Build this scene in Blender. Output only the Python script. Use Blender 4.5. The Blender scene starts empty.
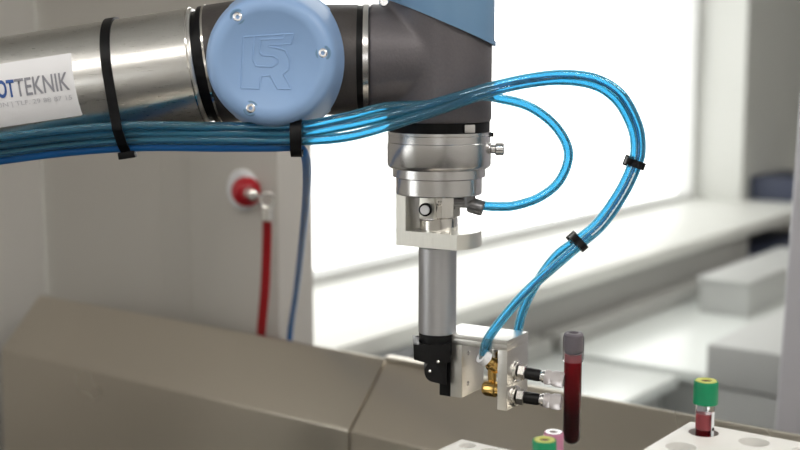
import bpy, bmesh, math, random
from mathutils import Vector, Matrix
random.seed(4)
PI = math.pi
V = Vector
C = bpy.context.scene.collection
H = 1.25                      # camera height above the floor
PITCH = math.radians(7.8)
F = 1200.0                    # focal length in pixels of the 800 px frame
cp, sp = math.cos(PITCH), math.sin(PITCH)

def at(px, py, Y):
    """world point seen at pixel px,py at distance Y along the floor from the camera"""
    x = (px - 400) / F; u = (225 - py) / F
    d = V((x, cp + u * sp, -sp + u * cp))
    d *= Y / d.y
    return V((d.x, d.y, d.z + H))

TH = math.radians(36.5)
vd = V((math.sin(TH), math.cos(TH), 0))        # along the window wall
nd = V((math.cos(TH), -math.sin(TH), 0))       # from the window wall into the room
L0 = V((-.095, 2.08, 0))
def room(a, b, z):
    return V((L0.x, L0.y, 0)) + vd * a + nd * b + V((0, 0, H + z))

# ------------------------------------------------------------------ materials
M = {}
def mat(name, col, rough=.5, metal=0, noise=0, nscale=20, bump=0, stretch=(1,1,1), trans=0, ior=1.45, coat=0, emit=0, alpha=1, rvar=0, sheen=0):
    m = bpy.data.materials.new(name); m.use_nodes = True
    nt = m.node_tree; b = nt.nodes['Principled BSDF']
    b.inputs['Base Color'].default_value = (*col, 1)
    b.inputs['Roughness'].default_value = rough
    b.inputs['Metallic'].default_value = metal
    b.inputs['Transmission Weight'].default_value = trans
    b.inputs['IOR'].default_value = ior
    b.inputs['Coat Weight'].default_value = coat
    b.inputs['Alpha'].default_value = alpha
    if emit:
        b.inputs['Emission Color'].default_value = (*col, 1); b.inputs['Emission Strength'].default_value = emit
    tc = nt.nodes.new('ShaderNodeTexCoord'); mp = nt.nodes.new('ShaderNodeMapping')
    mp.inputs['Scale'].default_value = stretch
    nz = nt.nodes.new('ShaderNodeTexNoise'); nz.inputs['Scale'].default_value = nscale; nz.inputs['Detail'].default_value = 4
    nt.links.new(tc.outputs['Object'], mp.inputs['Vector']); nt.links.new(mp.outputs['Vector'], nz.inputs['Vector'])
    if noise:
        mx = nt.nodes.new('ShaderNodeMix'); mx.data_type = 'RGBA'
        mx.inputs[6].default_value = (*[c * (1 - noise) for c in col], 1)
        mx.inputs[7].default_value = (*[min(1, c * (1 + noise)) for c in col], 1)
        nt.links.new(nz.outputs['Fac'], mx.inputs[0]); nt.links.new(mx.outputs[2], b.inputs['Base Color'])
    if rvar:
        mr = nt.nodes.new('ShaderNodeMapRange'); mr.inputs['To Min'].default_value = max(.02, rough - rvar); mr.inputs['To Max'].default_value = rough + rvar
        nt.links.new(nz.outputs['Fac'], mr.inputs['Value']); nt.links.new(mr.outputs['Result'], b.inputs['Roughness'])
    if bump:
        bp = nt.nodes.new('ShaderNodeBump'); bp.inputs['Strength'].default_value = bump; bp.inputs['Distance'].default_value = .001
        nt.links.new(nz.outputs['Fac'], bp.inputs['Height']); nt.links.new(bp.outputs['Normal'], b.inputs['Normal'])
    M[name] = m
    return m

mat('alu_tube', (.70, .69, .67), .29, 1, .04, 60, .03, (1, 30, 30), rvar=.05)
mat('alu', (.68, .67, .66), .30, 1, .05, 70, .10, (1, 1, 14), rvar=.06)
mat('alu_turned', (.66, .65, .65), .24, 1, .03, 200, 0, rvar=.02)
mat('alu_anod', (.53, .53, .55), .42, 1, .02, 60, .04, (1, 1, 10))
mat('alu_block', (.68, .67, .645), .38, 1, .06, 60, .12, (1, 1, 8), rvar=.06)
mat('alu_milled', (.86, .85, .80), .42, 1, .05, 60, .10, (14, 14, 1))
mat('chrome', (.78, .76, .73), .14, 1)
mat('dark_cast', (.072, .064, .062), .42, .35, .15, 500, .25)
mat('dark_cast2', (.135, .125, .135), .42, .35, .12, 500, .2)
mat('black_rubber', (.004, .004, .005), .42, ior=1.3)
mat('black_plastic', (.005, .005, .006), .40, 0, .2, 300, .1, ior=1.35)
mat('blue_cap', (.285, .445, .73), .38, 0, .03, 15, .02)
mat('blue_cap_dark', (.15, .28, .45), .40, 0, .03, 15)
mat('hose', (.25, .62, .80), .05, 0, trans=.92, ior=1.42)
_nt = M['hose'].node_tree; _va = _nt.nodes.new('ShaderNodeVolumeAbsorption'); _va.inputs['Color'].default_value = (.10, .68, .82, 1); _va.inputs['Density'].default_value = 240
_nt.links.new(_va.outputs[0], _nt.nodes['Material Output'].inputs['Volume'])
mat('hose_shaded_blue', (.014, .15, .46), .3, 0, .03)  # solid blue, colour darkened for the shade on the hanging hose
mat('hose_red', (.30, .008, .012), .35, 0, .05)
mat('hose_print', (.75, .85, .9), .5)
mat('sticker', (.83, .83, .86), .45, 0, .02)
mat('ink_blue', (.035, .10, .33), .5)
mat('ink_grey', (.27, .27, .31), .5)
mat('ink_pale', (.55, .55, .59), .5)
mat('fitting_grey', (.22, .22, .23), .3, .9)
mat('brass', (.72, .47, .16), .22, 1, .05)
mat('white_plastic', (.80, .81, .84), .35)
mat('cup_silicone', (.84, .80, .81), .3, 0, trans=.55, ior=1.35)
mat('stainless', (.63, .58, .50), .30, .97, .06, 3, .04, (1, 1, 1), rvar=.07)
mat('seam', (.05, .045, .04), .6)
mat('rack', (.84, .83, .80), .42, 0, .03, 90, .08)
def gradient(name, lo, hi, z0, z1):
    nt = M[name].node_tree; tc = nt.nodes.new('ShaderNodeTexCoord'); sx = nt.nodes.new('ShaderNodeSeparateXYZ'); mr = nt.nodes.new('ShaderNodeMapRange'); mx = nt.nodes.new('ShaderNodeMix'); mx.data_type = 'RGBA'
    mr.inputs['From Min'].default_value = z0; mr.inputs['From Max'].default_value = z1
    mx.inputs[6].default_value = (*lo, 1); mx.inputs[7].default_value = (*hi, 1)
    nt.links.new(tc.outputs['Object'], sx.inputs[0]); nt.links.new(sx.outputs[2], mr.inputs['Value']); nt.links.new(mr.outputs['Result'], mx.inputs[0]); nt.links.new(mx.outputs[2], nt.nodes['Principled BSDF'].inputs['Base Color'])
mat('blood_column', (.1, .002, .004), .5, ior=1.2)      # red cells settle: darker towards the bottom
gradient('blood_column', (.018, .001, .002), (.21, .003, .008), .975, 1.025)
mat('green_cap', (.004, .23, .10), .38, 0, .05)
mat('yellow_ring', (.60, .62, .15), .5)
mat('hole_dark', (.10, .03, .02), .5)
mat('pink_cap', (.55, .22, .34), .4)
mat('grey_cap', (.13, .115, .135), .55, 0, .06, 200)
mat('clear', (.96, .96, .97), .03, 0, trans=1, ior=1.12)
mat('skirt', (.90, .88, .91), .06, 0, trans=.96, ior=1.15)
mat('blood', (.12, .002, .005), .5, 0, .3, 40, 0, (1, 1, .4), ior=1.2)
mat('blood_light', (.42, .05, .07), .5, ior=1.2)
mat('blood_dark', (.022, .001, .002), .5, ior=1.2)
mat('plasma', (.55, .12, .14), .2, 0, .3, 120, trans=.35, ior=1.2)
mat('wall_paint', (.55, .53, .495), .62, 0, .03, 3, .03)
mat('wall_pale', (.60, .585, .56), .6, 0, .03, 3, .03)
mat('wall_window', (.66, .67, .64), .6, 0, .02, 3)
mat('sill_white', (.80, .81, .77), .42, 0, .02, 4)
mat('bench_grey', (.46, .46, .44), .5, 0, .03, 4)
mat('bench_white', (.84, .88, .86), .22, 0, .02, 4)
mat('bench_side', (.50, .51, .50), .45, 0, .02, 4)
mat('lilac_grey', (.50, .495, .54), .5, 0, .02, 4)
mat('near_black', (.012, .013, .015), .6)
mat('slate_blue', (.05, .06, .10), .55)
mat('floor_mat', (.05, .05, .05), .5, 0, .1, 4)
mat('ceiling_mat', (.75, .75, .73), .8, 0, .02)
mat('frame_white', (.80, .81, .80), .4)
mat('glass', (1, 1, 1), .0, 0, trans=1, ior=1.02)
mat('fill_light', (1, .97, .92), .5, emit=7)
mat('red_plastic', (.42, .01, .02), .3)

# ------------------------------------------------------------------ mesh helpers
def frame_of(d):
    d = d.normalized()
    a = V((0, 0, 1)) if abs(d.z) < .9 else V((1, 0, 0))
    x = a.cross(d).normalized(); y = d.cross(x)
    return x, y, d

def obj(name, bm, m, parent=None, smooth=True, ang=32):
    bmesh.ops.recalc_face_normals(bm, faces=bm.faces)
    if smooth:
        for f in bm.faces: f.smooth = True
        for e in bm.edges:
            if len(e.link_faces) == 2 and e.calc_face_angle(0) > math.radians(ang): e.smooth = False
    me = bpy.data.meshes.new(name); bm.to_mesh(me); bm.free()
    me.materials.append(M[m])
    o = bpy.data.objects.new(name, me); C.objects.link(o)
    if parent:
        o.parent = parent; o.matrix_parent_inverse = Matrix.Translation(-parent_loc(parent))
    return o
def parent_loc(p):
    l = V(p.location)
    return l
def tag(o, label, cat=None, group=None, kind=None):
    o['label'] = label
    if cat: o['category'] = cat
    if group: o['group'] = group
    if kind: o['kind'] = kind
    return o
def thing(name, label, cat, loc, group=None):
    o = bpy.data.objects.new(name, None); o.empty_display_size = .01
    C.objects.link(o); o.location = loc
    return tag(o, label, cat, group)
def struct(o):
    o['kind'] = 'structure'; return o

def lathe(bm, o, d, prof, seg=48, cap=True, xref=None):
    """prof: list of (radius, height) from o along d"""
    x, y, d = frame_of(d)
    rings = []
    for r, h in prof:
        if r < 1e-6: rings.append([bm.verts.new(o + d * h)])
        else: rings.append([bm.verts.new(o + d * h + (x * math.cos(t) + y * math.sin(t)) * r) for t in [2 * PI * k / seg for k in range(seg)]])
    for A, B in zip(rings, rings[1:]):
        for k in range(seg):
            k2 = (k + 1) % seg
            if len(A) == 1 and len(B) == 1: continue
            if len(A) == 1: bm.faces.new((A[0], B[k], B[k2]))
            elif len(B) == 1: bm.faces.new((A[k], B[0], A[k2]))
            else: bm.faces.new((A[k], B[k], B[k2], A[k2]))
    if cap:
        if len(rings[0]) > 1: bm.faces.new(rings[0])
        if len(rings[-1]) > 1: bm.faces.new(rings[-1])
    return bm
def cyl(bm, p, q, r, seg=32, bev=0):
    d = q - p; h = d.length
    if bev: prof = [(r - bev, 0), (r, bev), (r, h - bev), (r - bev, h)]
    else: prof = [(r, 0), (r, h)]
    return lathe(bm, p, d, prof, seg)
def ring(bm, o, d, r0, r1, h, seg=48):
    """hollow ring"""
    return lathe(bm, o, d, [(r0, 0), (r1, 0), (r1, h), (r0, h), (r0, 0)], seg, cap=False)
def box(bm, o, ex, ey, ez, bev=0, seg=2):
    """o corner; ex,ey,ez edge vectors"""
    vs = [bm.verts.new(o + ex * i + ey * j + ez * k) for k in (0, 1) for j in (0, 1) for i in (0, 1)]
    fs = [bm.faces.new([vs[i] for i in q]) for q in ((0, 2, 3, 1), (4, 5, 7, 6), (0, 1, 5, 4), (2, 6, 7, 3), (0, 4, 6, 2), (1, 3, 7, 5))]
    if bev:
        es = list({e for f in fs for e in f.edges})
        bmesh.ops.bevel(bm, geom=es, offset=bev, segments=seg, affect='EDGES', profile=.6)
    return bm
def prism(bm, pts, ez, bev=0):
    bot = [bm.verts.new(p) for p in pts]; top = [bm.verts.new(p + ez) for p in pts]
    n = len(pts)
    fs = [bm.faces.new(bot[::-1]), bm.faces.new(top)]
    for k in range(n): fs.append(bm.faces.new((bot[k], bot[(k + 1) % n], top[(k + 1) % n], top[k])))
    if bev:
        es = list({e for f in fs for e in f.edges})
        bmesh.ops.bevel(bm, geom=es, offset=bev, segments=2, affect='EDGES', profile=.6)
    return bm
def spline(pts, n=10):
    P = [V(p) for p in pts]; P = [P[0] * 2 - P[1]] + P + [P[-1] * 2 - P[-2]]
    out = []
    for i in range(1, len(P) - 2):
        a, b, c, d = P[i-1:i+3]
        for k in range(n):
            t = k / n
            out.append(.5 * ((2 * b) + (c - a) * t + (2 * a - 5 * b + 4 * c - d) * t * t + (3 * b - a - 3 * c + d) * t ** 3))
    out.append(P[-2]); return out
def sweep(bm, path, r, seg=16, inner=0, cap=True):
    n = len(path); T = [(path[min(i+1, n-1)] - path[max(i-1, 0)]).normalized() for i in range(n)]
    x, y, _ = frame_of(T[0]); outer = []; inn = []
    for i in range(n):
        x = (x - T[i] * x.dot(T[i])).normalized(); y = T[i].cross(x)
        outer.append([bm.verts.new(path[i] + (x * math.cos(2*PI*k/seg) + y * math.sin(2*PI*k/seg)) * r) for k in range(seg)])
        if inner: inn.append([bm.verts.new(path[i] + (x * math.cos(2*PI*k/seg) + y * math.sin(2*PI*k/seg)) * inner) for k in range(seg)])
    def skin(R):
        for A, B in zip(R, R[1:]):
            for k in range(seg): bm.faces.new((A[k], A[(k+1) % seg], B[(k+1) % seg], B[k]))
    skin(outer)
    if inner:
        skin(inn)
        for e in (0, -1):
            for k in range(seg): bm.faces.new((outer[e][k], outer[e][(k+1) % seg], inn[e][(k+1) % seg], inn[e][k]))
    elif cap:
        bm.faces.new(outer[0]); bm.faces.new(outer[-1])
    return bm
NB = bmesh.new

# ------------------------------------------------------------------ camera and render look
cam = bpy.data.cameras.new('camera'); co = bpy.data.objects.new('camera', cam); C.objects.link(co)
co.location = (0, 0, H); co.rotation_euler = (PI / 2 - PITCH, 0, 0)
cam.sensor_width = 36; cam.lens = 36 * F / 800; cam.clip_start = .02
cam.dof.use_dof = True; cam.dof.focus_distance = .925; cam.dof.aperture_fstop = 5.0
sc = bpy.context.scene; sc.camera = co
sc.view_settings.view_transform = 'Standard'; sc.view_settings.look = 'None'
sc.view_settings.gamma = 1; sc.view_settings.exposure = 0; sc.view_settings.use_curve_mapping = False

# ------------------------------------------------------------------ the room
up = V((0, 0, 1))
A0, A1, B0, B1 = -3.4, 4.6, -.25, 3.6
ZF, ZC = -H, 1.45
GB = -.456                       # the glass
WA0, WA1 = -.39, 1.0             # set below
def boxr(bm, a0, a1, b0, b1, z0, z1, bev=0):
    return box(bm, room(a0, b0, z0), vd * (a1 - a0), nd * (b1 - b0), up * (z1 - z0), bev)
struct(obj('floor', boxr(NB(), A0 - .2, A1 + .2, B0 - .3, B1 + .2, ZF - .05, ZF), 'floor_mat'))
struct(obj('ceiling', boxr(NB(), A0 - .2, A1 + .2, B0 - .3, B1 + .2, ZC, ZC + .05), 'ceiling_mat'))
struct(obj('wall_right', boxr(NB(), A0, A1, B1, B1 + .1, ZF, ZC), 'wall_pale'))
struct(obj('wall_back', boxr(NB(), A1, A1 + .1, B0 - .2, B1, ZF, ZC), 'wall_paint'))
W2 = (1.9, 3.2, -.05, .50)
bm = NB()
boxr(bm, A0 - .1, A0, B0 - .2, W2[0], ZF, ZC); boxr(bm, A0 - .1, A0, W2[1], B1, ZF, ZC)
boxr(bm, A0 - .1, A0, W2[0], W2[1], ZF, W2[2]); boxr(bm, A0 - .1, A0, W2[0], W2[1], W2[3], ZC)
struct(obj('wall_front', bm, 'wall_paint'))
t2 = obj('window_2', boxr(NB(), A0 - .06, A0 - .055, *W2), 'glass'); struct(t2)
bm = NB()
for f_ in ((W2[0], W2[0] + .04, W2[2], W2[3]), (W2[1] - .04, W2[1], W2[2], W2[3]), (W2[0], W2[1], W2[2], W2[2] + .04), (W2[0], W2[1], W2[3] - .04, W2[3])): boxr(bm, A0 - .08, A0 - .03, *f_)
obj('window_frame', bm, 'frame_white', t2)
# window opening: from the partition pillar to the far jamb
PA0, PA1 = -.462, -.392           # partition pillar faces
JA = 2.555                        # far jamb
SZ = -.50
bm = NB()
W3 = (-3.3, -1.75, -.45, 1.15)
boxr(bm, A0, W3[0], B0 - .2, B0, ZF, ZC); boxr(bm, W3[1], PA0, B0 - .2, B0, ZF, ZC)
boxr(bm, W3[0], W3[1], B0 - .2, B0, ZF, W3[2]); boxr(bm, W3[0], W3[1], B0 - .2, B0, W3[3], ZC)
boxr(bm, PA0, JA, B0 - .22, B0, ZF, SZ - .04)
boxr(bm, PA0, JA, B0 - .22, B0, 1.25, ZC)
boxr(bm, JA, A1, B0 - .22, B0, ZF, ZC)
struct(obj('wall_left', bm, 'wall_window'))
# window frame and glass
t = obj('window_1', boxr(NB(), PA0 + .02, JA, GB - .006, GB, SZ + .02, 1.23), 'glass'); struct(t)
bm = NB()
boxr(bm, PA0, JA, GB - .03, GB + .03, SZ - .04, SZ + .02, .004)
boxr(bm, PA0, JA, GB - .03, GB + .03, 1.21, 1.25)
boxr(bm, JA - .03, JA, GB - .03, GB + .03, SZ, 1.25)
boxr(bm, PA0, PA0 + .04, GB - .03, GB + .03, SZ, 1.25)
fr = obj('window_frame', bm, 'frame_white', t)
t3 = obj('window_3', boxr(NB(), W3[0], W3[1], GB + .02, GB + .026, W3[2], W3[3]), 'glass'); struct(t3)
bm = NB()
for f_ in ((W3[0], W3[0] + .04, W3[2], W3[3]), (W3[1] - .04, W3[1], W3[2], W3[3]), (W3[0], W3[1], W3[2], W3[2] + .04), (W3[0], W3[1], W3[3] - .04, W3[3])): boxr(bm, f_[0], f_[1], GB + .01, GB + .06, f_[2], f_[3])
obj('window_frame', bm, 'frame_white', t3)
# sill
s = obj('trim_1', boxr(NB(), PA1, 3.4, B0 - .17, 0, SZ - .035, SZ, .004), 'sill_white'); struct(s)
s = obj('trim_2', boxr(NB(), PA1, 2.02, B0, -.02, ZF, SZ - .035), 'bench_grey'); struct(s)
# partition pillar behind the steel ledge
bm = NB()
c0 = .262
boxr(bm, PA0 + .015, PA1, B0, c0 - .17, ZF, ZC)          # thin panel
boxr(bm, PA0, PA1, c0 - .165, c0, ZF, ZC, .003)             # end post
boxr(bm, PA0 + .012, PA0 + .03, c0 - .235, c0 - .168, ZF, ZC, .003)
pp = obj('wall_partition', bm, 'wall_paint'); struct(pp)
# leaning lining board at the far left, in the plane of the window wall
bm = NB()
q = [room(PA0 + .01, B0, -.7), room(-1.6, B0, -.7), room(-1.6, B0, ZC), room(PA0 + .01, B0, ZC)]
lw = [q[0] + nd * .012, q[1] + nd * .012, q[2] + nd * .002, q[3] + nd * .002]
prism(bm, lw, -nd * .004)
struct(obj('trim_3', bm, 'wall_pale'))

# ------------------------------------------------------------------ steel ledge
Fp = V((-.0546, 1.3125, H - .4156)); hh = .0694
def ledge_section(name, s0, s1, label, lip):
    bm = NB()
    bk = Fp + vd * hh + up * hh
    prof = [Fp, bk, bk + vd * .004 , bk + vd * .004 - up * .5, Fp - vd * .012 - up * .43]
    pts = [p - nd * s1 for p in prof]
    prism(bm, pts, nd * (s1 - s0), .0022)
    o = thing(name, label, 'ledge', Fp - nd * s1 - up * .5)
    sh = obj('bent_sheet', bm, 'stainless', o)
    if lip:
        box(b2 := NB(), bk - nd * s1 - up * .002 - vd * .004, nd * .095, vd * .010, up * .0065, .001)
        tag(obj('rear_lip', b2, 'stainless', o), 'folded lip along the rear edge')
    return o
S_SEAM = .0035
ledge_section('steel_ledge', S_SEAM + .0012, .652, 'brushed steel ledge with sloping face, left of the seam, in front of beige partition', False)
ledge_section('steel_ledge', -1.0, S_SEAM - .0012, 'brushed steel ledge section right of the seam, behind gripper and white tube racks', True)
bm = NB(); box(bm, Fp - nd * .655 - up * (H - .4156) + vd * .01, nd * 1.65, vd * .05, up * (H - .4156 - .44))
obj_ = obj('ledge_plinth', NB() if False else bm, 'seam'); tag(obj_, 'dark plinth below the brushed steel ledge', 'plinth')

# ------------------------------------------------------------------ benches behind
def bthing(name, a0, a1, b0, b1, z0, z1, m, label, cat, bev=.004, group=None):
    o = obj(name, boxr(NB(), a0, a1, b0, b1, z0, z1, bev), m); tag(o, label, cat, group); return o
def bench(a0, a1, b1, label):
    o = thing('lab_bench', label, 'bench', room((a0 + a1) / 2, b1 / 2, ZF))
    obj('worktop', boxr(NB(), a0, a1, .0, b1, -.665, -.64, .003), 'bench_white', o)
    obj('cabinet_body', boxr(NB(), a0 + .02, a1 - .02, .0, b1 - .03, ZF, -.666), 'bench_side', o)
    tag(obj('upstand', boxr(NB(), a0, a1, 0, .05, -.64, -.605, .003), 'bench_grey', o), 'grey raised strip along the wall')
    return o
bench(-.38, .655, .345, 'glossy white bench nearer the steel ledge, in front of dark joint line')
bench(.697, 1.9, .50, 'glossy white bench beyond the dark joint line, below the window sill')
bthing('black_box', -.02, .14, .055, .11, -.64, -.515, 'near_black', 'small black box below the window sill, seen left of the gripper', 'box')  # near-black box at the dark shape below the sill
o = thing('instrument', 'pale instrument box with shaded front against the wall below the sill', 'instrument', room(1.5, .2, -.605))
obj('housing', boxr(NB(), 1.275, 1.88, .13, .26, -.64, -.56, .003), 'bench_side', o)
obj('lid', boxr(NB(), 1.268, 1.89, .125, .265, -.5598, -.548, .003), 'bench_side', o)
o = thing('instrument', 'low light grey cabinet with horizontal seam, behind the green-capped tube', 'cabinet', room(.8, .75, ZF))
obj('upper_housing', boxr(NB(), .39, 1.22, .51, 1.15, -.575, -.5, .004), 'bench_side', o)
obj('lower_housing', boxr(NB(), .392, 1.20, .512, 1.14, ZF, -.579, .004), 'bench_side', o)
bthing('storage_box', 2.62, 2.95, -.24, -.06, SZ, SZ + .085, 'slate_blue', 'dark slate blue box on the far end of the window sill', 'box')
bthing('gap_block', 2.04, 2.6, -.20, .1, ZF, -.60, 'slate_blue', 'added dark block standing in for the dark gap below the sill end', 'block')  # added block, its dark colour fills the gap beyond the sill cover
# lilac grey housing at the right edge
b0 = at(775, 428, 1.5); b1 = at(800.5, 95, 1.5); k = (b1 - b0) / (b1.z - b0.z)
bot = b0 - k * (b0.z); top = b0 + k * (H + .35 - b0.z)
bm = NB()
pts = [bot, bot + V((.35, -.2, 0)), top + V((.35, -.2, 0)), top]
prism(bm, pts, V((.12, .3, 0)), .006)
tag(obj('analyser_housing', bm, 'lilac_grey'), 'tall leaning lilac grey housing at the right edge of the photo', 'instrument')

# ------------------------------------------------------------------ wall coupling with red hose
Wp = room(PA0, 0, 0)           # point of near face
def on_part(px, py, off=0):
    """point on the near face of the partition, shifted off metres towards the camera"""
    d = at(px, py, 1.0) - V((0, 0, H)); n = vd
    k = ((Wp - V((0, 0, H))).dot(n) - off) / d.dot(n)
    return V((0, 0, H)) + d * k
cpl = thing('air_coupling', 'red and white round compressed air coupling on the beige partition', 'valve', on_part(246, 190))
c = on_part(244, 190); dn = V((.30, -1, .0)).normalized()
obj('wall_plate', lathe(NB(), c, -vd, [(.028, 0), (.028, .004), (.022, .009), (0, .010)], 40), 'white_plastic', cpl)
obj('collar', lathe(NB(), c + dn * .009, dn, [(.018, 0), (.0195, .004), (.0195, .014), (.014, .020), (.009, .022), (.009, .034), (0, .034)], 40), 'red_plastic', cpl)
e = on_part(258, 189, .03)
bm = NB(); cyl(bm, c + dn * .038, c + dn * .044, .007, 20, .001)
cyl(bm, c + dn * .044, c + dn * .072, .0048, 20, .001)
lathe(bm, c + dn * .060, dn, [(.004, 0), (.0075, .002), (.0075, .009), (.004, .011)], 20)
obj('nipple', bm, 'chrome', cpl)
h0 = on_part(267, 200, .06)
bm = NB(); sweep(bm, [h0 + V((.009 * math.cos(t), 0, .009 * math.sin(t))) for t in [2 * PI * k / 24 for k in range(25)]], .0018, 8)
obj('ring', bm, 'chrome', cpl)
p = spline([h0 + V((0, 0, -.012)), on_part(267, 240, .05), on_part(265, 290, .045), on_part(261, 338, .04), on_part(258, 420, .03)], 8)
o = thing('red_hose', 'red hose hanging from the air coupling down behind the steel ledge', 'hose', p[-1])
obj('hose_line', sweep(NB(), p, .0062, 16), 'hose_red', o)
bm = NB(); cyl(bm, h0 + V((0, 0, -.010)), h0 + V((0, 0, -.026)), .0072, 20, .001)
tag(obj('ferrule', bm, 'chrome', o), 'metal ferrule')

# ------------------------------------------------------------------ robot arm
YR = .95
S = YR / F
wx = at(439.5, 60, YR).x; wz = at(439.5, 59, YR).z
def W(dx, py, dy=0):     # point relative to the vertical tool axis
    return V((wx + dx, YR + dy, at(439.5, py, YR).z))
arm = thing('robot_arm', 'grey and blue jointed robot arm with aluminium forearm carrying the gripper', 'robot arm', V((-.80, YR, 0)))
ax = V((1, 0, 0))
# forearm
fd = (at(200, 67, YR) - at(0, 97.5, YR)).normalized()
fp = at(203, 66.5, YR); FR = .0462
far = fp - fd * .62
tube_o = obj('forearm_tube', lathe(NB(), far, fd, [(FR, 0), (FR, (fp - far).length - .002), (FR - .001, (fp - far).length)], 96), 'alu_tube', arm)
tag(tube_o, 'brushed aluminium tube')
bm = NB(); lathe(bm, fp, fd, [(FR - .003, 0), (FR - .003, .005), ], 96); lathe(bm, fp + fd * .0045, fd, [(FR, 0), (FR, .004)], 96)
obj('joint_seal', bm, 'black_rubber', arm)
bm = NB(); ring(bm, fp + fd * .0085, fd, FR - .006, FR + .0006, .0016, 96); ring(bm, fp - fd * .0035, fd, FR - .006, FR + .0007, .0012, 96)
tag(obj('joint_band', bm, 'chrome', arm), 'bright thin bands')
# wrist one: dark body from forearm through blue cap to second joint
cx = at(270, 60, .87).x; cz = at(270, 60, .95).z
bm = NB()
st = fp + fd * .0088
lathe(bm, st, fd, [(FR + .0002, 0), (FR + .0002, .03), (FR - .003, .07)], 96)
lathe(bm, V((cx, .905, cz)), V((0, 1, 0)), [(.0500, 0), (.0515, .01), (.0515, .085), (.047, .10), (0, .10)], 96)
ringx = at(359, 57, YR).x
R2 = .0430
lathe(bm, V((cx, YR, cz)), ax, [(R2, 0), (R2, ringx - cx - .0008)], 96)
tag(obj('wrist_body', bm, 'dark_cast', arm), 'dark grey cast metal')
# blue round cap, facing the camera
cap = NB()
ny = V((0, -1, 0))
lathe(cap, V((cx, .925, cz)), ny, [(.0540, -.022), (.0556, -.014), (.0556, -.006), (.0548, -.004), (.0536, .006), (.0512, .022), (.0478, .040), (.0462, .0470), (.0440, .0502), (.0400, .0518), (.0350, .0522), (.0342, .0516), (0, .0516)], 96)
cap_o = tag(obj('round_cap', cap, 'blue_cap', arm, ang=50), 'light blue plastic cap')
yf = .925 - .0516
def face(px, py, off=0): # point on the cap face
    return at(px, py, yf) + V((0, -off, 0))
for px, py in ((238, 17), (323, 53), (251, 108)):
    c = at(px, py, .875); c.y = .8755
    bm = NB(); lathe(bm, c, ny, [(.0058, -.004), (.0058, .0016), (.0052, .0022), (.0040, .0022), (.0040, .0008), (0, .0008)], 28)
    b_ = obj('screw_boss', bm, 'blue_cap_dark', arm)
    bm = NB(); lathe(bm, c, ny, [(.0034, .0002), (.0034, .0024), (.0026, .0030), (.0015, .0030), (.0013, .0018), (0, .0018)], 20)
    tag(obj('cap_screw', bm, 'alu_turned', arm), 'metal cap screw')
def cr(x, y): return face(190 + x / 2.81, y / 2.81)
bm = NB()
for pl in ([(143,248),(150,104),(180,102),(177,168),(186,186),(232,188),(246,178),(246,166),(236,158),(204,156),(196,146),(198,112),(262,108),(266,96),(150,104)],
           [(143,248),(196,250),(200,214),(225,212),(246,250),(284,250),(262,208),(276,196),(280,168),(268,142),(240,134),(222,132),(222,126),(284,124),(290,96),(266,96)]):
    P = [cr(*q) for q in pl]
    for a, b in zip(P, P[1:]):
        n = 2
        sweep(bm, [a, (a + b) / 2, b], .00052, 8)
tag(obj('raised_emblem', bm, 'blue_cap', cap_o), 'faint raised outline letters')
# joint rings between the two wrists
x0 = at(359, 57, YR).x; x1 = at(363.5, 57, YR).x; x2 = at(370, 57, YR).x
ctr = lambda x: V((x, YR, wz))
obj('joint_seal', lathe(NB(), ctr(x0 - .001), ax, [(R2 - .0015, 0), (R2 - .0015, x1 - x0 + .001)], 96), 'black_rubber', arm)
bm = NB(); lathe(bm, ctr(x1), ax, [(R2 - .001, 0), (R2 + .0006, .0006), (R2 + .0006, x2 - x1 - .0005), (R2, x2 - x1)], 96)
tag(obj('joint_band', bm, 'alu_turned', arm), 'bright ring')
# wrist two: T shaped body cut off by the slanted blue cap
RV = .0412
slope = (at(494, 46, YR) - at(384, -1, YR)); mid = (at(494, 46, YR) + at(384, -1, YR)) / 2
pn = V((-slope.z, 0, slope.x)).normalized()      # points up
bm = NB()
bz = at(439.5, 122, YR).z
lathe(bm, V((wx, YR, bz)), up, [(RV - .001, 0), (RV, .001), (RV, .16)], 96)
bm2 = NB(); lathe(bm2, ctr(x2), ax, [(R2, 0), (R2 - .0015, .02), (R2 - .003, wx - x2)], 96)
me_ = bpy.data.meshes.new('t'); bm2.to_mesh(me_); bm.from_mesh(me_); bm2.free(); bpy.data.meshes.remove(me_)
bmesh.ops.recalc_face_normals(bm, faces=bm.faces)
tm = bpy.data.meshes.new('t'); bm.to_mesh(tm); bm.free(); to = bpy.data.objects.new('t', tm); C.objects.link(to)
md = to.modifiers.new('r', 'REMESH'); md.mode = 'VOXEL'; md.voxel_size = .0011
md = to.modifiers.new('s', 'SMOOTH'); md.iterations = 40; md.factor = .5
bpy.context.view_layer.update()
me = bpy.data.meshes.new_from_object(to.evaluated_get(bpy.context.evaluated_depsgraph_get()))
bm = bmesh.new(); bm.from_mesh(me); bpy.data.meshes.remove(me); bpy.data.objects.remove(to)
bmesh.ops.bisect_plane(bm, geom=bm.verts[:] + bm.edges[:] + bm.faces[:], plane_co=mid, plane_no=pn, clear_outer=True)
bmesh.ops.holes_fill(bm, edges=[e for e in bm.edges if e.is_boundary])
tag(obj('wrist_body', bm, 'dark_cast2', arm), 'dark grey cast metal')
bm = NB(); lathe(bm, V((wx, YR, bz)), up, [(RV + .0016, 0), (RV + .0016, .135), (RV - .004, .150), (RV - .012, .156), (0, .158)], 96)
bmesh.ops.bisect_plane(bm, geom=bm.verts[:] + bm.edges[:] + bm.faces[:], plane_co=mid, plane_no=pn, clear_inner=True)
bmesh.ops.holes_fill(bm, edges=[e for e in bm.edges if e.is_boundary])
cap2 = tag(obj('slanted_cap', bm, 'blue_cap_dark', arm), 'grey blue slanted plastic cap')
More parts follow.
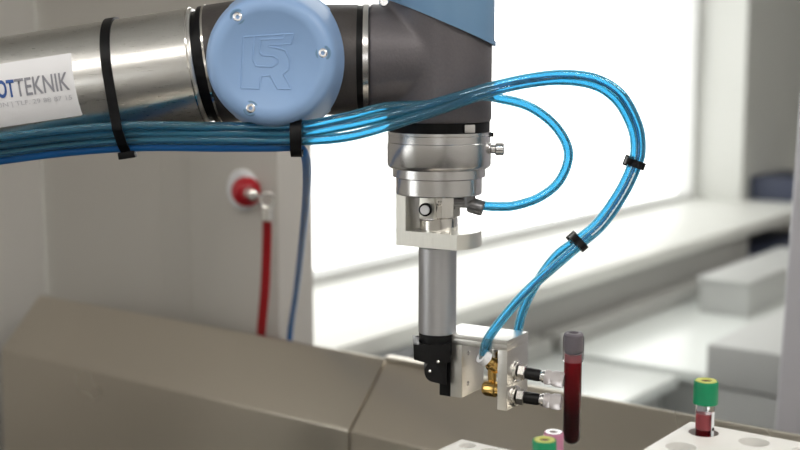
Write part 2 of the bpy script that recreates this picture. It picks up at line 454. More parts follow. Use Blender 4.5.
bm = NB(); lathe(bm, V((wx, YR, bz)), up, [(RV + .0028, 0), (RV + .0028, .16)], 96)
bmesh.ops.bisect_plane(bm, geom=bm.verts[:] + bm.edges[:] + bm.faces[:], plane_co=mid, plane_no=pn, clear_inner=True)
bmesh.ops.bisect_plane(bm, geom=bm.verts[:] + bm.edges[:] + bm.faces[:], plane_co=mid + pn * .0035, plane_no=pn, clear_outer=True)
bmesh.ops.holes_fill(bm, edges=[e for e in bm.edges if e.is_boundary])
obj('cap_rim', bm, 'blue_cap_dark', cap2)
c = at(384, 2, YR - .03)
bm = NB(); cyl(bm, c, c + V((0, -.006, 0)), .004, 20, .001); obj('cap_screw', bm, 'alu_turned', arm)
# upper part of the arm outside the frame down to its foot
bm = NB()
elbow = far - fd * .04
lathe(bm, elbow + V((0, .07, 0)), V((0, -1, 0)), [(0, 0), (.05, 0), (.055, .01), (.055, .13), (.05, .14), (0, .14)], 64)
lathe(bm, elbow, V((0, 0, -1)), [(.046, 0), (.046, elbow.z - .95)], 64)
tag(obj('upper_arm', bm, 'alu_tube', arm), 'aluminium tube')
bm = NB(); lathe(bm, V((elbow.x, YR, 0)), up, [(.12, 0), (.12, .02), (.08, .03), (.08, .93), (.06, .96), (0, .96)], 48)
tag(obj('pedestal', bm, 'dark_cast', arm), 'dark foot column')

# sticker wrapped on the forearm
sx, sy, _ = frame_of(fd)
# local cylinder coordinates: s along the axis from fp, a angle; a=0 faces the camera, positive upwards
fwd = V((0, -1, 0)); fup = fd.cross(V((0, 1, 0))).normalized()
if fup.z < 0: fup = -fup
def wrap(s, h, r):
    a = h / FR
    return fp + fd * s + (fwd * math.cos(a) + fup * math.sin(a)) * r
def inv(px, py):    # pixel -> (s, h) on the forearm
    o_ = V((0, 0, H)); d = (at(px, py, 1) - o_).normalized()
    w = o_ - fp; dd = d - fd * d.dot(fd); ww = w - fd * w.dot(fd)
    A = dd.dot(dd); B = 2 * dd.dot(ww); Cc = ww.dot(ww) - FR * FR
    t = (-B - math.sqrt(max(0, B * B - 4 * A * Cc))) / (2 * A)
    p = o_ + d * t - fp
    return p.dot(fd), FR * math.atan2(p.dot(fup), p.dot(fwd))
s_tr, h_tr = inv(72, 53); s_br, h_br = inv(82, 115)
sr = (s_tr + s_br) / 2
bm = NB(); NS, NH = 12, 24
grid = [[bm.verts.new(wrap(sr - .17 + .17 * i / NS, h_br + (h_tr - h_br) * j / NH, FR + .0003)) for j in range(NH + 1)] for i in range(NS + 1)]
for i in range(NS):
    for j in range(NH): bm.faces.new((grid[i][j], grid[i+1][j], grid[i+1][j+1], grid[i][j+1]))
r_ = bmesh.ops.extrude_face_region(bm, geom=bm.faces[:])
for v_ in r_['geom']:
    if isinstance(v_, bmesh.types.BMVert):
        q = v_.co - fp; rad = q - fd * q.dot(fd); v_.co -= rad.normalized() * .00025
st_o = tag(obj('sticker', bm, 'sticker', tube_o), 'white printed sticker')

dg = None
def text_bm(body, size, xs=1, bold=0, spacing=1):
    cu = bpy.data.curves.new('txt', 'FONT'); cu.body = body; cu.size = size; cu.offset = bold; cu.space_character = spacing
    o = bpy.data.objects.new('txt', cu); C.objects.link(o)
    bpy.context.view_layer.update()
    me = bpy.data.meshes.new_from_object(o.evaluated_get(bpy.context.evaluated_depsgraph_get()))
    bm = bmesh.new(); bm.from_mesh(me)
    bpy.data.objects.remove(o); bpy.data.curves.remove(cu); bpy.data.meshes.remove(me)
    bmesh.ops.triangulate(bm, faces=bm.faces[:])
    for _ in range(2):
        bmesh.ops.subdivide_edges(bm, edges=[e for e in bm.edges if e.calc_length() > size * .12], cuts=1, use_grid_fill=False)
        bmesh.ops.triangulate(bm, faces=bm.faces[:])
    for v_ in bm.verts: v_.co.x *= xs
    return bm
def fit_text(name, body, m, pxl, pyl, pxr, pyr, pyt, bold=0):
    """write body so that its baseline runs between two pixels on the forearm and its top reaches pyt at the right"""
    s0, h0 = inv(pxl, pyl); s1, h1 = inv(pxr, pyr); _, h2 = inv(pxr, pyt)
    bm = text_bm(body, .01, 1, bold)
    xa = min(v.co.x for v in bm.verts); xb = max(v.co.x for v in bm.verts)
    ya = min(v.co.y for v in bm.verts); yb = max(v.co.y for v in bm.verts)
    for v_ in bm.verts:
        fx = (v_.co.x - xa) / (xb - xa); fy = (v_.co.y - ya) / (yb - ya)
        v_.co = wrap(s0 + (s1 - s0) * fx, h0 + (h1 - h0) * fx + (h2 - h1) * fy, FR + .0007)
    return tag(obj(name, bm, m, tube_o, smooth=False), body)
class _K: pass
def obj_nosm(*a): return obj(*a, smooth=False)
fit_text('lettering', 'OT', 'ink_blue', -1.5, 98.5, 16.5, 97, 79, .0003)
fit_text('lettering', 'TEKNIK', 'ink_grey', 16.8, 97, 70.5, 89.5, 71.5, .0001)
fit_text('small_print', 'LIN | TLF. 29 88 87 15', 'ink_pale', -2, 109, 73, 100.5, 94.5, 0)

# ------------------------------------------------------------------ tool flange (part of the arm) 
def zy(py): return at(439.5, py, YR).z
def turned(bm, prof):   # prof: (radius px, pixel y)
    zs = zy(prof[0][1])
    return lathe(bm, V((wx, YR, zs)), -up, [(r * S, zs - zy(y)) for r, y in prof], 96)
k = .985
obj('joint_seal', turned(NB(), [(50.5, 121), (50.5, 131)]), 'black_rubber', arm)
nt_ = W(.018, 126, -(49.5 * S) * .90)
bm = NB(); box(bm, W(23 * S, 130, -.0385), V((10 * S, .0025, 0)), V((0, .006, 0)), up * (zy(122.5) - zy(130)), .0004)
tag(obj('seal_key', bm, 'alu', arm), 'small bright key in the black seal')
obj('tool_flange', turned(NB(), [(49, 130.5), (51.6, 131.2), (51.6, 134), (51.2, 134.6), (51.2, 141.5), (52, 142), (52, 163.5), (51, 166), (49, 167.5), (46.5, 168), (46.5, 176), (0, 176)]), 'alu_turned', arm)
bm = NB(); c = W(51 * S, 148.5, -.006); cyl(bm, c, c + V((.0035, 0, 0)), .0035, 20, .0003); cyl(bm, c + V((.0035, 0, 0)), c + V((.0105, -.0005, 0)), .0050, 24, .0008)
tag(obj('locking_knob', bm, 'alu_turned', arm), 'small metal knob')
bm = NB(); c = W(50 * S, 134, -.008); cyl(bm, c, c + V((.0028, 0, 0)), .0018, 14); obj('set_screw', bm, 'black_rubber', arm)

# ------------------------------------------------------------------ pneumatic tube gripper
gr = thing('tube_gripper', 'aluminium pneumatic gripper hanging below the robot wrist, with block and nozzles', 'gripper', W(0, 400))
GA = math.radians(-31)
ga = V((math.cos(GA), math.sin(GA), 0)); gb = V((-math.sin(GA), math.cos(GA), 0))   # along the flat front (right/near), inward (back)
def disc_pts(r, cutb, z, a_min=None):
    pts = []
    n = 96
    a_c = math.acos(-cutb / r) if cutb < 0 else 0
    base = math.asin(cutb / r)      # cutb negative
    for i in range(n + 1):
        t = base + (PI - 2 * base) * i / n
        pts.append(V((wx, YR, z)) + ga * r * math.cos(t) + gb * r * math.sin(t))
    return pts
rd = 43.3 * S
o_up = obj('mounting_disc', turned(NB(), [(42.5, 176.5), (43.3, 177.3), (43.3, 192.5), (42.5, 193.5), (0, 193.5)]), 'alu_turned', gr)
cutb = -26 * S
bm = NB()
pts = disc_pts(rd, cutb, zy(244.5))
prism(bm, pts, up * (zy(229.5) - zy(244.5)), 0)
# web on the left: slice of the disc
wpts = []
half = math.sqrt(rd * rd - cutb * cutb)
a_in = -half + 11 * S
b_top = math.sqrt(rd * rd - a_in * a_in)
t0 = math.atan2(cutb, -half) % (2 * PI); t1 = math.atan2(b_top, a_in)
for i in range(25):
    t = t0 + (t1 - t0) * i / 24
    wpts.append(V((wx, YR, zy(230))) + ga * rd * math.cos(t) + gb * rd * math.sin(t))
wpts.append(V((wx, YR, zy(230))) + ga * a_in + gb * cutb)
prism(bm, wpts, up * (zy(193.4) - zy(230)), 0)
tag(obj('offset_bracket', bm, 'alu_milled', gr), 'milled C-shaped bracket')
# sensor neck between the plates
bm = NB(); turned(bm, [(18, 193.4), (18, 216), (19.3, 217), (19.3, 231)])
lathe(bm, W(.002, 193.4) + V((0, -.002, 0)), -up, [(19.5 * S, 0), (19.5 * S, zy(193.4) - zy(215))], 10)
obj('neck', bm, 'chrome', gr)
bm = NB(); p0 = W(-20 * S, 217, -.012) ; box(bm, p0, V((15 * S, -.006, 0)), V((.004, .008, 0)), up * (zy(195) - zy(217)), .0008)
tag(obj('valve_block', bm, 'alu_milled', gr), 'bright small block')
bm = NB(); c = W(-13.5 * S, 206.5, -.019); dd = V((-.25, -1, 0)).normalized()
lathe(bm, c, dd, [(.0052, 0), (.0052, .003), (.0042, .0032)], 24)
vb = obj('push_button', bm, 'black_rubber', gr)
bm = NB(); lathe(bm, c + dd * .0025, dd, [(.0037, 0), (.0037, .002), (.0030, .0027), (.0008, .0027), (0, .0020)], 24)
tag(obj('button_face', bm, 'white_plastic', vb), 'white button face')
bm = NB(); c = W(-12 * S, 216.5, -.020); box(bm, c - V((.004, 0, .0012)), V((.0085, -.001, 0)), V((0, .004, 0)), up * .0022, .0006)
obj('slot_plate', bm, 'alu_turned', gr)
bm = NB(); c = W(0 * S, 201, -.0165); lathe(bm, c, V((0, -1, 0)), [(.0022, 0), (.0022, .0012), (.0014, .0016), (.001, .0006), (0, .0006)], 16); obj('socket_screw', bm, 'chrome', gr)
# elbow fitting on the right, hose leaves it to the right
bm = NB()
c0_ = W(14 * S, 201, -.010)
cyl(bm, c0_, c0_ + V((.0125, -.002, .0)), .0042, 20, .0005)
c1_ = c0_ + V((.0125, -.002, 0))
cyl(bm, c1_ + V((0, 0, .0055)), c1_ + V((0, 0, -.003)), .0050, 20, .0008)
fe = W(45 * S, 205, -.014)
lathe(bm, c1_ + V((-.001, 0, -.0012)), (fe - c1_), [(.0052, 0), (.0062, .002), (.0062, (fe - c1_).length - .001), (.0052, (fe - c1_).length)], 6 * 4)
tag(obj('elbow_fitting', bm, 'fitting_grey', gr), 'grey metal elbow fitting')
# cylinder body
gx = at(437.5, 280, YR).x
gctr = lambda py: V((gx, YR, zy(py)))
bm = NB(); zt = zy(246); lathe(bm, gctr(247), -up, [(19.3 * S, 0), (19.3 * S, zy(247) - zy(331.5)), (18.8 * S, zy(247) - zy(332))], 64)
tag(obj('air_cylinder', bm, 'alu_anod', gr), 'satin grey air cylinder')
# black plastic clamp
bm = NB()
lathe(bm, gctr(331.8), -up, [(18.8 * S, 0), (18.8 * S, zy(331.8) - zy(352))], 48)
def kp(px, py, yy): p = at(px, py, YR); return V((p.x, yy, p.z))
def plate(bm, outline, y0, y1, bev=.0007):
    pts = [kp(a, b, y0) for a, b in outline]
    prism(bm, pts, V((0, y1 - y0, 0)), bev)
yk = YR - .016
plate(bm, [(413, 339), (417, 341), (441, 341), (450, 338), (450, 357), (441, 360), (425, 358), (413.5, 355)], yk, YR + .016)
hp = []
for i in range(13):
    t = math.radians(80 + 170 * i / 12); hp.append((434 + 10 * math.cos(t), 367.5 - 10.5 * math.sin(t)))
plate(bm, hp + [(446, 381), (446, 352)], yk + .002, YR + .010)
cpl_o = tag(obj('clamp', bm, 'black_plastic', gr), 'black plastic clamp')
for px, py in ((437.5, 357), (429.5, 367)):
    c = kp(px, py, yk + (.0022 if py > 360 else 0)); bm = NB(); lathe(bm, c, V((0, -1, 0)), [(.0012, -.001), (.0012, .0004), (.0008, .0007), (0, .0007)], 12); obj('clamp_screw', bm, 'chrome', cpl_o)
# aluminium U block
NC = at(507.5, 341, .915)     # nearest top corner
La, Lb, Hh = .0610, .0385, .0535
TL = NC - ga * La             # top left front corner
bm = NB()
def gbox(bm, a0, a1, b0, b1, z0, z1, bev=.0006):
    return box(bm, TL + ga * a0 + gb * b0 + up * z0, ga * (a1 - a0), gb * (b1 - b0), up * (z1 - z0), bev)
gbox(bm, 0, La, 0, Lb, -.0040, 0)
gbox(bm, .0105, La, 0, Lb, -.0085, -.003)
gbox(bm, .0105, .0210, 0, Lb, -.0520, -.0080)
gbox(bm, La - .0085, La, 0, Lb, -.0565, -.0080)
blk = tag(obj('gripper_block', bm, 'alu_block', gr), 'pale aluminium U-shaped block')
bm = NB(); gbox(bm, .0, .0102, .0005, Lb * .8, -.0525, -.0045, .0008)
gbox(bm, -.012, .0005, .008, Lb * .6, -.018, -.006, .0008)
tag(obj('side_plate', bm, 'black_plastic', gr), 'black plastic side plate')
for b_, z_ in ((.010, -.017), (.010, -.042)):
    c = TL + ga * .0208 + gb * b_ + up * z_; bm = NB(); lathe(bm, c, ga, [(.0020, 0), (.0020, .0006), (.0012, .0007), (.001, .0002), (0, .0002)], 14); obj('block_screw', bm, 'alu_turned', blk)
# brass fittings inside the block
hose_in = at(483.5, 357, .922)
bm = NB()
bz0 = TL + ga * .036 + gb * .012
cin = hose_in; cdir = V((.75, .25, -.62)).normalized()
lathe(bm, cin + cdir * .002, cdir, [(.0044, 0), (.0044, .006), (.0052, .0065), (.0052, .012), (0, .012)], 6 * 3)
ebr = tag(obj('hose_fitting', bm, 'brass', gr), 'brass hose fitting')
bm = NB(); ring(bm, cin - cdir * .002, cdir, .0034, .0062, .0055, 28)
tag(obj('release_collar', bm, 'white_plastic', ebr), 'pale plastic release collar')
bm = NB(); c = TL + ga * (La - .0095) + gb * .015 + up * -.0245
cyl(bm, c, c - ga * .015, .0052, 24, .0008); lathe(bm, c - ga * .004, -ga, [(.007, 0), (.007, .005)], 6)
cc = c - ga * .011
cyl(bm, cc, cc - up * .016, .0036, 20, .0005)
tag(obj('brass_elbow', bm, 'brass', gr), 'brass elbow')
bm = NB(); c = TL + ga * (La - .0095) + gb * .010 + up * -.0435
lathe(bm, c, -ga, [(.0050, 0), (.0050, .004), (.0062, .005), (.0062, .013), (.0050, .0155), (0, .0160)], 24)
tag(obj('brass_plug', bm, 'brass', gr), 'rounded brass plug')
bm = NB(); c = TL + ga * (La - .0097) + gb * .02 + up * -.0115; cyl(bm, c, c - ga * .010, .004, 20, .001); gbox(bm, .0425, .0505, .010, .026, -.022, -.0085)
obj('valve_insert', bm, 'chrome', gr)
# two nozzles with suction cups, and the tube they hold
tube_x = at(572.5, 390, .915)
def nozzle(pxb, pyb, pxe, pye, which):
    cu = at(pxe, pye, tube_x.y - .0005)
    # foot on the right face of the block (plane a = La)
    d0 = at(pxb, pyb, 1) - V((0, 0, H)); pl = TL + ga * La
    k_ = (pl - V((0, 0, H))).dot(ga) / d0.dot(ga); base = V((0, 0, H)) + d0 * k_
    d = cu - base; Ln = d.length; d.normalize()
    bm = NB(); lathe(bm, base - ga * .0002, ga, [(.0086, 0), (.0086, .0012), (.0078, .0018), (.0078, .003), (0, .003)], 30)
    lathe(bm, base + d * .0026, d, [(.0066, 0), (.0066, .005), (.0056, .0056), (0, .0056)], 6)
    nz = obj('nozzle', bm, 'chrome', gr)
    bm = NB(); lathe(bm, base + d * .008, d, [(.0044, 0), (.0048, .002), (.0048, .0105), (.0042, .0125), (0, .0125)], 28); obj('nozzle_sleeve', bm, 'black_plastic', nz)
    bm = NB(); lathe(bm, base + d * .0195, d, [(.0036, 0), (.0042, .001), (.0042, .0022), (.0050, .0026), (.0050, .0060), (.004, .0065), (0, .0065)], 24); obj('nozzle_tip', bm, 'alu_turned', nz)
    bm = NB(); s_ = .0235; lathe(bm, base + d * s_, d, [(.0045, 0), (.0058, .001), (.0060, .004), (.0052, .0055), (.0064, .008), (.0064, Ln - s_ - .002), (.0056, Ln - s_), (.0035, Ln - s_ - .0015), (0, Ln - s_ - .0022)], 28)
    tag(obj('suction_cup', bm, 'cup_silicone', gr), 'translucent white suction cup')
nozzle(516, 371, 564.5, 380.5, 'upper')
nozzle(514.5, 396, 561.5, 402.5, 'lower')

# ------------------------------------------------------------------ sample tubes
def blood_tube():
    ty = tube_x.y
    zt = at(572.5, 335, ty).z; zb = at(572.5, 444, ty).z; x = tube_x.x
    r = .0070
    tb = thing('blood_tube', 'dark red filled blood tube with grey stopper held upright by the suction cups', 'test tube', V((x, ty, zb)))
    L = zt - zb
    base = V((x, ty, zb))
    prof = [(0, 0)] + [(r * math.sin(t), r - r * math.cos(t)) for t in [PI / 2 * i / 8 for i in range(1, 9)]] + [(r, L - .012)]
    inn = [(rr * .965, hh_ * .995 + .0004) for rr, hh_ in prof][::-1]
    bm = NB(); lathe(bm, base, up, prof + inn, 40, cap=False); obj('tube_wall', bm, 'clear', tb)
    ri = r * .955
    lv = L - .0150
    p2 = [(0, .0006)] + [(ri * math.sin(t), .0006 + ri - ri * math.cos(t)) for t in [PI / 2 * i / 8 for i in range(1, 9)]]
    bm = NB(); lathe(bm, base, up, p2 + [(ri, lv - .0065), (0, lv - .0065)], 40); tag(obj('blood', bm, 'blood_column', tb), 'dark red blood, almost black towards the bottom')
    bm = NB(); lathe(bm, base, up, [(ri, lv - .0063), (ri, lv), (0, lv)], 40); tag(obj('blood_film', bm, 'blood_light', tb), 'pale red film under the stopper')
    bm = NB(); lathe(bm, base, up, [(r * 1.02, L - .0205), (r * 1.17, L - .0205), (r * 1.20, L - .002), (r * 1.12, L - .001), (r * 1.10, L - .018), (r * 1.02, L - .0205)], 40, cap=False); tag(obj('cap_skirt', bm, 'skirt', tb), 'clear cap skirt')
    bm = NB(); lathe(bm, base, up, [(r * .90, L - .0145), (r * 1.02, L - .0125), (r * 1.09, L - .0115), (r * 1.09, L + .0005), (r * .95, L + .0018), (r * .55, L + .0018), (r * .45, L - .002), (0, L - .002)], 40)
    tag(obj('stopper', bm, 'grey_cap', tb), 'grey rubber stopper')
blood_tube()

RZ = -.262
def rack(corner, la, lb, holes, label):
    """corner: back left; la along +n (right/near), lb towards -v (near left). holes: (centre, radius)"""
    o = thing('tube_rack', label, 'rack', corner + nd * la / 2 - vd * lb / 2 - up * .068)
    bm = NB(); box(bm, corner - up * .068 , nd * la, -vd * lb, up * .068, .0015, 3)
    tmp = bpy.data.meshes.new('tmp'); bmesh.ops.recalc_face_normals(bm, faces=bm.faces); bm.to_mesh(tmp); bm.free()
    to = bpy.data.objects.new('tmp', tmp); C.objects.link(to)
    cb = NB()
    for c, r in holes:
        lathe(cb, V((c.x, c.y, corner.z + .01)), -up, [(r, 0), (r, .065)], 40)
    bmesh.ops.recalc_face_normals(cb, faces=cb.faces)
    cm = bpy.data.meshes.new('tmpc'); cb.to_mesh(cm); cb.free(); cobj = bpy.data.objects.new('tmpc', cm); C.objects.link(cobj)
    md = to.modifiers.new('b', 'BOOLEAN'); md.object = cobj; md.operation = 'DIFFERENCE'; md.solver = 'EXACT'
    bpy.context.view_layer.update()
    me = bpy.data.meshes.new_from_object(to.evaluated_get(bpy.context.evaluated_depsgraph_get()))
    bm = bmesh.new(); bm.from_mesh(me); bpy.data.meshes.remove(me)
    bpy.data.objects.remove(to); bpy.data.objects.remove(cobj)
    obj('rack_block', bm, 'rack', o)
    return o
def onz(px, py, z):   # point on the horizontal plane z (relative to the camera)
    d = at(px, py, 1) - V((0, 0, H)); return V((0, 0, H)) + d * (z / d.z)
RR = .0105
cR = onz(690, 421, RZ)
hR = onz(703.5, 432.5, RZ)
st1 = onz(754, 442, RZ); st2 = onz(681, 447, RZ)
holes = [(hR, RR), (st1, RR), (st2, RR)]
e1 = st1 - hR; e2 = st2 - hR
holes += [(hR + e1 * 2, RR), (hR + e1 + e2, RR), (hR + e2 * 2, RR), (hR + e1 + e2 * 2, RR), (hR + e1 * 2 + e2, RR), (hR + e1 * 2 + e2 * 2, RR)]
rackR = rack(cR, e1.length * 2 + .045, e2.length * 2 + .045, holes, 'white block rack with round holes at bottom right holding one green-capped tube')
cL = onz(461.5, 438.6, RZ)
gL = onz(544, 470, RZ); gL = at(544.5, 440, .757); gL.z = H + RZ
pL = at(556, 433, .795)
hl1 = onz(467.5, 445.4, RZ); hl2 = onz(489, 450.6, RZ)
holes = [(hl1, .0060), (hl2, .0060), (gL, .0085)]
rel = gL - cL
la_ = rel.dot(nd) + .06; lb_ = -rel.dot(vd) + .05
pL = gL + vd * .023 - nd * .006
# move the pink tube so that its top shows at the photo's pixel
holes.append((V((pL.x, pL.y, H + RZ)), .0080))
rackL = rack(cL, la_, lb_, holes, 'white rack at bottom centre holding the green and pink capped tubes')

def cap_tube(c, z_top, r_cap, h_cap, r_t, tl, capm, label, inner, ringm, name='sample_tube'):
    o = thing(name, label, 'test tube', V((c.x, c.y, z_top - h_cap - tl)))
    b = V((c.x, c.y, z_top))
    bm = NB(); lathe(bm, b, -up, [(r_cap * .82, .0009), (r_cap * .95, 0), (r_cap * .99, .0008), (r_cap, .002), (r_cap * 1.02, h_cap - .001), (r_cap * 1.0, h_cap), (r_t * .9, h_cap)], 44)
    cp_ = obj('screw_cap', bm, capm, o)
    bm = NB(); lathe(bm, b, -up, [(r_cap * .42, .0012), (r_cap * .50, -.0003), (r_cap * .84, -.0003), (r_cap * .88, .0012)], 40, cap=False)
    tag(obj('cap_ring', bm, ringm, cp_), 'pale ring around the centre of the cap')
    bm = NB(); lathe(bm, b, -up, [(r_cap * .44, .0006), (0, .0007)], 30, cap=False); tag(obj('septum', bm, 'hole_dark', cp_), 'dark centre of the cap')
    tb = V((c.x, c.y, z_top - h_cap))
    prof = [(r_t, 0), (r_t, tl - r_t)] + [(r_t * math.cos(t), tl - r_t + r_t * math.sin(t)) for t in [PI / 2 * i / 6 for i in range(1, 7)]]
    inn = [(q[0] * .86, q[1] - .0008) for q in prof][::-1]
    bm = NB(); lathe(bm, tb, -up, prof + inn, 36, cap=False); obj('tube_wall', bm, 'clear', o)
    if inner:
        ri = r_t * .83
        bm = NB(); lathe(bm, tb, -up, [(ri, .007), (ri, .0185)], 36); tag(obj('smeared_sample', bm, 'plasma', o), 'pinkish smear')
        bm = NB(); lathe(bm, tb, -up, [(ri, .0187), (ri, tl - r_t), (ri * .5, tl - .003)], 36); tag(obj('blood', bm, 'blood', o), 'dark red blood')
        bm = NB(); n = 8
        th0 = math.radians(-62); R_ = r_t + .00025
        vs = [[bm.verts.new(tb - up * h + V((R_ * math.cos(th0 + .5 * i / n), R_ * math.sin(th0 + .5 * i / n), 0))) for i in range(n + 1)] for h in (.005, .030)]
        for i in range(n): bm.faces.new((vs[0][i], vs[0][i+1], vs[1][i+1], vs[1][i]))
        tag(obj('paper_label', bm, 'white_plastic', o), 'narrow white label strip')
        cc = tb - up * .0175 + V((R_ * math.cos(th0 + .25), R_ * math.sin(th0 + .25), 0)); bm = NB()
        lathe(bm, cc, V((math.cos(th0 + .25), math.sin(th0 + .25), 0)), [(.0013, 0), (.0013, .0003)], 12); obj('mark', bm, 'black_rubber', o)
    return o
zt = at(705.5, 380.5, hR.y).z
cap_tube(V((at(705.5, 400, hR.y).x, hR.y, 0)), zt, .0086, .0166, .0066, .075, 'green_cap', 'green-capped sample tube standing in the right white rack', True, 'yellow_ring')
zt = at(544.5, 439.5, gL.y).z
cap_tube(gL, zt, .0079, .0165, .0062, .056, 'green_cap', 'green-capped tube at bottom centre, in front of the pink-capped one', True, 'yellow_ring')
zt = at(555, 432, pL.y).z
cap_tube(pL, zt, .0066, .015, .0058, .056, 'pink_cap', 'pink-capped tube at bottom centre behind the green-capped tube', True, 'alu_turned')

# low stand the racks sit on (below the frame)
tz = RZ - .068
std = thing('rack_stand', 'steel stand below the two white racks', 'stand', V((.16, .72, 0)))
sc_ = V((.16, .70, 0)) ; 
bm = NB(); o0 = cL + vd * .0 ; 
box(bm, V((-.06, .56, H + tz - .02)), V((.52, 0, 0)), V((0, .34, 0)), up * .0199, .002); obj('stand_top', bm, 'stainless', std)
for x_ in (-.045, .425):
    for y_ in (.575, .865):
        bm = NB(); box(bm, V((x_, y_, 0)), V((.02, 0, 0)), V((0, .02, 0)), up * (H + tz - .021), .001); obj('leg', bm, 'stainless', std)

# ------------------------------------------------------------------ air hoses
HR = .0038
def hose(pts, label, group='blue air hoses', r=HR, m='hose', inner=.62, name='air_hose', n=10):
    path = spline([at(*p) for p in pts], n)
    o = obj(name, sweep(NB(), path, r, 18, r * inner if inner else 0), m)
    tag(o, label, 'hose', group); return o, path
fc = YR - FR - .0045     # in front of the forearm
h1, p1 = hose([(-120, 162, .930), (-20, 148.5, .919), (60, 138.5, .914), (122, 134, .910), (165, 133, .905), (215, 133.5, .894), (297, 133, .890), (345, 126, .888), (388, 116, .884), (440, 102, .886), (490, 87, .900), (530, 78, .915), (565, 74.5, .93), (597, 79, .935), (622, 95, .935), (638, 125, .935), (641, 150, .935), (637, 166, .935), (625, 192, .935), (604, 223, .935), (582, 243, .935), (555, 266, .932), (526, 292, .930), (500, 322, .926), (487, 341, .923), (483.7, 356, .922)],
    'blue air hose looping right and ending at the white collar in the gripper block', None)
h2, p2_ = hose([(-120, 170, .933), (-20, 156, .922), (60, 145.5, .917), (122, 141, .913), (165, 140, .903), (215, 140.5, .890), (297, 140.5, .886), (345, 137, .883), (388, 126, .880), (440, 109.5, .884), (490, 92, .897), (530, 83, .915), (565, 80.5, .938), (596, 86, .944), (618, 102, .944), (632, 128, .944), (635, 150, .944), (631, 167, .944), (619, 192, .944), (598, 222, .944), (577, 240, .944), (556, 256, .950), (537, 282, .956), (524, 308, .960), (518, 330, .960), (516, 338, .958)],
    'blue air hose along the forearm, looping right and ending behind the gripper block top', None)
h3, p3 = hose([(-120, 154, .927), (-20, 140.5, .915), (60, 131, .910), (122, 126.5, .907), (165, 126, .901), (215, 127, .893), (297, 126, .893), (345, 117.5, .893), (388, 107, .893), (440, 104.5, .894), (480, 96, .906), (500, 98.5, .92), (530, 107, .93), (556, 127, .935), (568.5, 153, .938), (560, 180, .938), (540, 197, .937), (515, 205.5, .936), (496, 206.5, .936), (481, 205.5, .936)],
    'blue air hose that leaves the bundle in a small loop to the elbow fitting', None)
h4, p4 = hose([(-120, 177, .940), (-20, 163, .930), (60, 152.5, .925), (122, 147.5, .920), (165, 146.5, .910), (215, 147, .899), (270, 147, .895), (296, 147, .900), (305, 155, .915), (307, 178, .98), (305, 212, 1.12), (300, 260, 1.32), (295, 300, 1.46), (290, 334, 1.535), (286, 400, 1.55)],
    'shade-darkened blue hose that leaves the bundle and hangs down past the partition', None, m='hose_shaded_blue', inner=0, r=.0036)

def cable_tie(name, label, c, d, r, w=.0045, head_dir=None, squash=None, th=.0012):
    """band around direction d at c"""
    x, y, d = frame_of(d)
    if head_dir is None: head_dir = x
    hd = (head_dir - d * head_dir.dot(d)).normalized(); hy = d.cross(hd)
    sx_, sy_ = squash or (r, r)
    o = thing(name, label, 'cable tie', c)
    bm = NB(); n = 40; R4 = []
    for i in range(n):
        t = 2 * PI * i / n
        u_ = hd * math.cos(t) * sx_ + hy * math.sin(t) * sy_; nn = u_.normalized()
        R4.append([bm.verts.new(c + u_ + nn * a + d * b) for a, b in ((0, -w/2), (th, -w/2), (th, w/2), (0, w/2))])
    for i in range(n):
        A, B = R4[i], R4[(i + 1) % n]
        for k_ in range(4): bm.faces.new((A[k_], A[(k_+1) % 4], B[(k_+1) % 4], B[k_]))
    obj('strap', bm, 'black_rubber', o)
    bm = NB(); hc = c + hd * (sx_ + th * .3)
    box(bm, hc - d * w * .75 - hy * .003, d * w * 1.5, hy * .006, hd * .0055, .0007)
    hdo = obj('head', bm, 'black_rubber', o)
    return o
def mean(*a):
    s_ = V((0, 0, 0))
    for q in a: s_ += q
    return s_ / len(a)
# big tie around forearm and hose bundle
ca = fp + fd * (inv(108, 75)[0]); 
big_c = ca
bm = NB()
tie = thing('cable_tie', 'large black cable tie around the aluminium forearm and blue hoses', 'cable tie', ca)
# outline in the plane normal to the forearm: forearm circle hull with the hoses at lower front
out = []
hp_ = [at(116, 127, .907), at(116, 148, .920), at(116, 141, .913), at(116, 134, .910)]
hl = []
for q in hp_:
    rel_ = q - ca; hl.append((rel_.dot(fwd), rel_.dot(fup)))
circles = [((0, 0), FR)] + [(c_, HR + .0004) for c_ in hl]
nb = 120; pts_ = []
for i in range(nb):
    t = 2 * PI * i / nb; dx_, dy_ = math.cos(t), math.sin(t)
    best = max(circles, key=lambda c_: c_[0][0] * dx_ + c_[0][1] * dy_ + c_[1])
    pts_.append((best[0][0] + dx_ * best[1], best[0][1] + dy_ * best[1], dx_, dy_))
w_ = .0075; R4 = []
for x_, y_, dx_, dy_ in pts_:
    R4.append([bm.verts.new(ca + fwd * (x_ + dx_ * a) + fup * (y_ + dy_ * a) + fd * b) for a, b in ((.0002, -w_/2), (.0017, -w_/2), (.0017, w_/2), (.0002, w_/2))])
for i in range(nb):
    A, B = R4[i], R4[(i + 1) % nb]
    for k_ in range(4): bm.faces.new((A[k_], A[(k_+1) % 4], B[(k_+1) % 4], B[k_]))
obj('strap', bm, 'black_rubber', tie)
lo = min(pts_, key=lambda q: q[1]); bm = NB()
box(bm, ca + fwd * (lo[0] - .004) + fup * (lo[1] - .005) - fd * .0065, fd * .013, fwd * .009, fup * .0055, .0008)
obj('head', bm, 'black_rubber', tie)

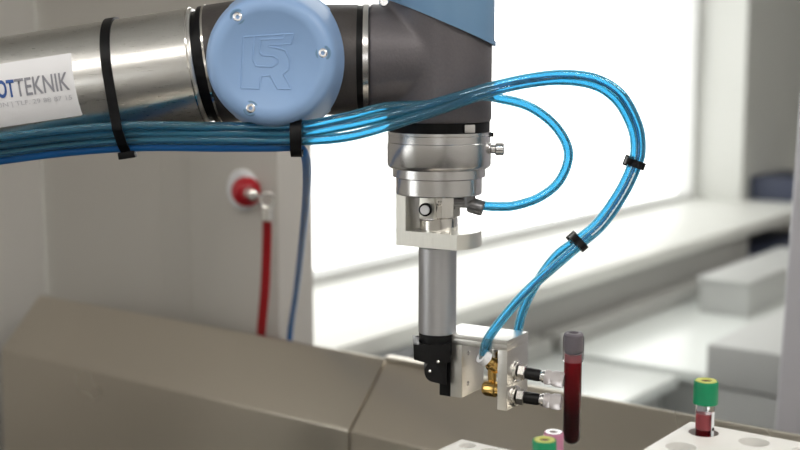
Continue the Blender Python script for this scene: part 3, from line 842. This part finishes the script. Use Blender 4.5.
def near(path, px):
    def pxof(q):
        r_ = q - V((0, 0, H)); dep = r_.y * cp - r_.z * sp; return 400 + F * r_.x / dep
    i = min(range(len(path)), key=lambda i: abs(pxof(path[i]) - px)); return path[i]
def near_y(path, x, y):
    def pr(q):
        r_ = q - V((0, 0, H)); dep = r_.y * cp - r_.z * sp; yu = r_.y * sp + r_.z * cp
        return (400 + F * r_.x / dep - x) ** 2 + (225 - F * yu / dep - y) ** 2
    i = min(range(len(path)), key=lambda i: pr(path[i]))
    return path[i], (path[min(i + 1, len(path) - 1)] - path[max(i - 1, 0)]).normalized()
qs = [near(p, 295) for p in (p1, p2_, p3)] + [at(296, 146, .9)]
cable_tie('cable_tie', 'black cable tie around the hoses directly under the blue round cap', mean(*qs), ax, .0, .0085, V((0, 1, 0)), (.0105, .0138), .0016)
for (x_, y_, lb_, hdv) in ((639, 165, 'upper of the two black cable ties on the curved hose pair at right', V((-1, -.3, -.1))),
                          (580, 241, 'lower of the two black cable ties on the curved hose pair at right', V((-1, -.3, .6)))):
    a, da = near_y(p1, x_, y_); b, db = near_y(p2_, x_ - 5, y_ - 1)
    b = b
    c = (a + b) / 2; sep = (b - a).length / 2
    sdir = (b - a); sdir = (sdir - da * sdir.dot(da)).normalized()
    cable_tie('cable_tie', lb_, c, da, .0, .0058, sdir, (sep + HR + .0012, HR + .0018), .0017)

# faint printing along the outer hose
bm = NB(); ii = [i for i, q in enumerate(p1) if near_y(p1, 636, 175)[0].z >= q.z >= near_y(p1, 592, 232)[0].z and q.x > .13]
eye = V((0, 0, H))
for i in ii:
    for f_ in (0, .33, .66):
        q = p1[i].lerp(p1[i + 1], f_); d = (p1[i + 1] - p1[i]).normalized()
        tc_ = (eye - q); tc_ = (tc_ - d * tc_.dot(d)).normalized(); sd = d.cross(tc_)
        ln = random.uniform(.0006, .0012)
        box(bm, q + tc_ * (HR - .00012) - sd * .0007 - d * ln / 2, d * ln, sd * .0014 * random.uniform(.6, 1), tc_ * .0002)
tag(obj('printed_marks', bm, 'hose_print', h1), 'tiny pale illegible printing')

# ------------------------------------------------------------------ lights
w = bpy.data.worlds.new('sky'); sc.world = w; w.use_nodes = True
bg = w.node_tree.nodes['Background']; bg.inputs[0].default_value = (1, 1, .97, 1); bg.inputs[1].default_value = 2.6
def area(name, loc, target, sx_, sy_, power, col=(1, 1, 1), portal=False):
    l = bpy.data.lights.new(name, 'AREA'); l.shape = 'RECTANGLE'; l.size = sx_; l.size_y = sy_; l.energy = power; l.color = col
    o = bpy.data.objects.new(name, l); C.objects.link(o); o.location = loc
    o.rotation_euler = (target - V(loc)).to_track_quat('-Z', 'Y').to_euler()
    if portal: l.cycles.is_portal = True
    return o
wc = room((PA1 + JA) / 2, GB - .05, .37)
area('window_portal', wc, wc + nd, 2.95, 1.75, 1, portal=True)
wc3 = room((W3[0] + W3[1]) / 2, B0 - .22, (W3[2] + W3[3]) / 2)
area('window_portal', wc3, wc3 + nd, W3[1] - W3[0], W3[3] - W3[2], 1, portal=True)
wc2 = room(A0 - .12, (W2[0] + W2[1]) / 2, (W2[2] + W2[3]) / 2)
area('window_portal', wc2, wc2 + vd, W2[1] - W2[0], W2[3] - W2[2], 1, portal=True)
def fill_light(a, b, power, lx=1.2, ly=.3):  # unseen ceiling lights, added as interior fill
    c = room(a, b, ZC - .06)
    return area('ceiling_fill', c, c - up, lx, ly, power, (1, .96, .90))
for a, b, pw in ((-2.4, .6, 8), (-2.4, 1.9, 16), (-.9, 2.6, 27), (.8, 1.7, 12), (2.4, 1.7, 6)):
    fill_light(a, b, pw)
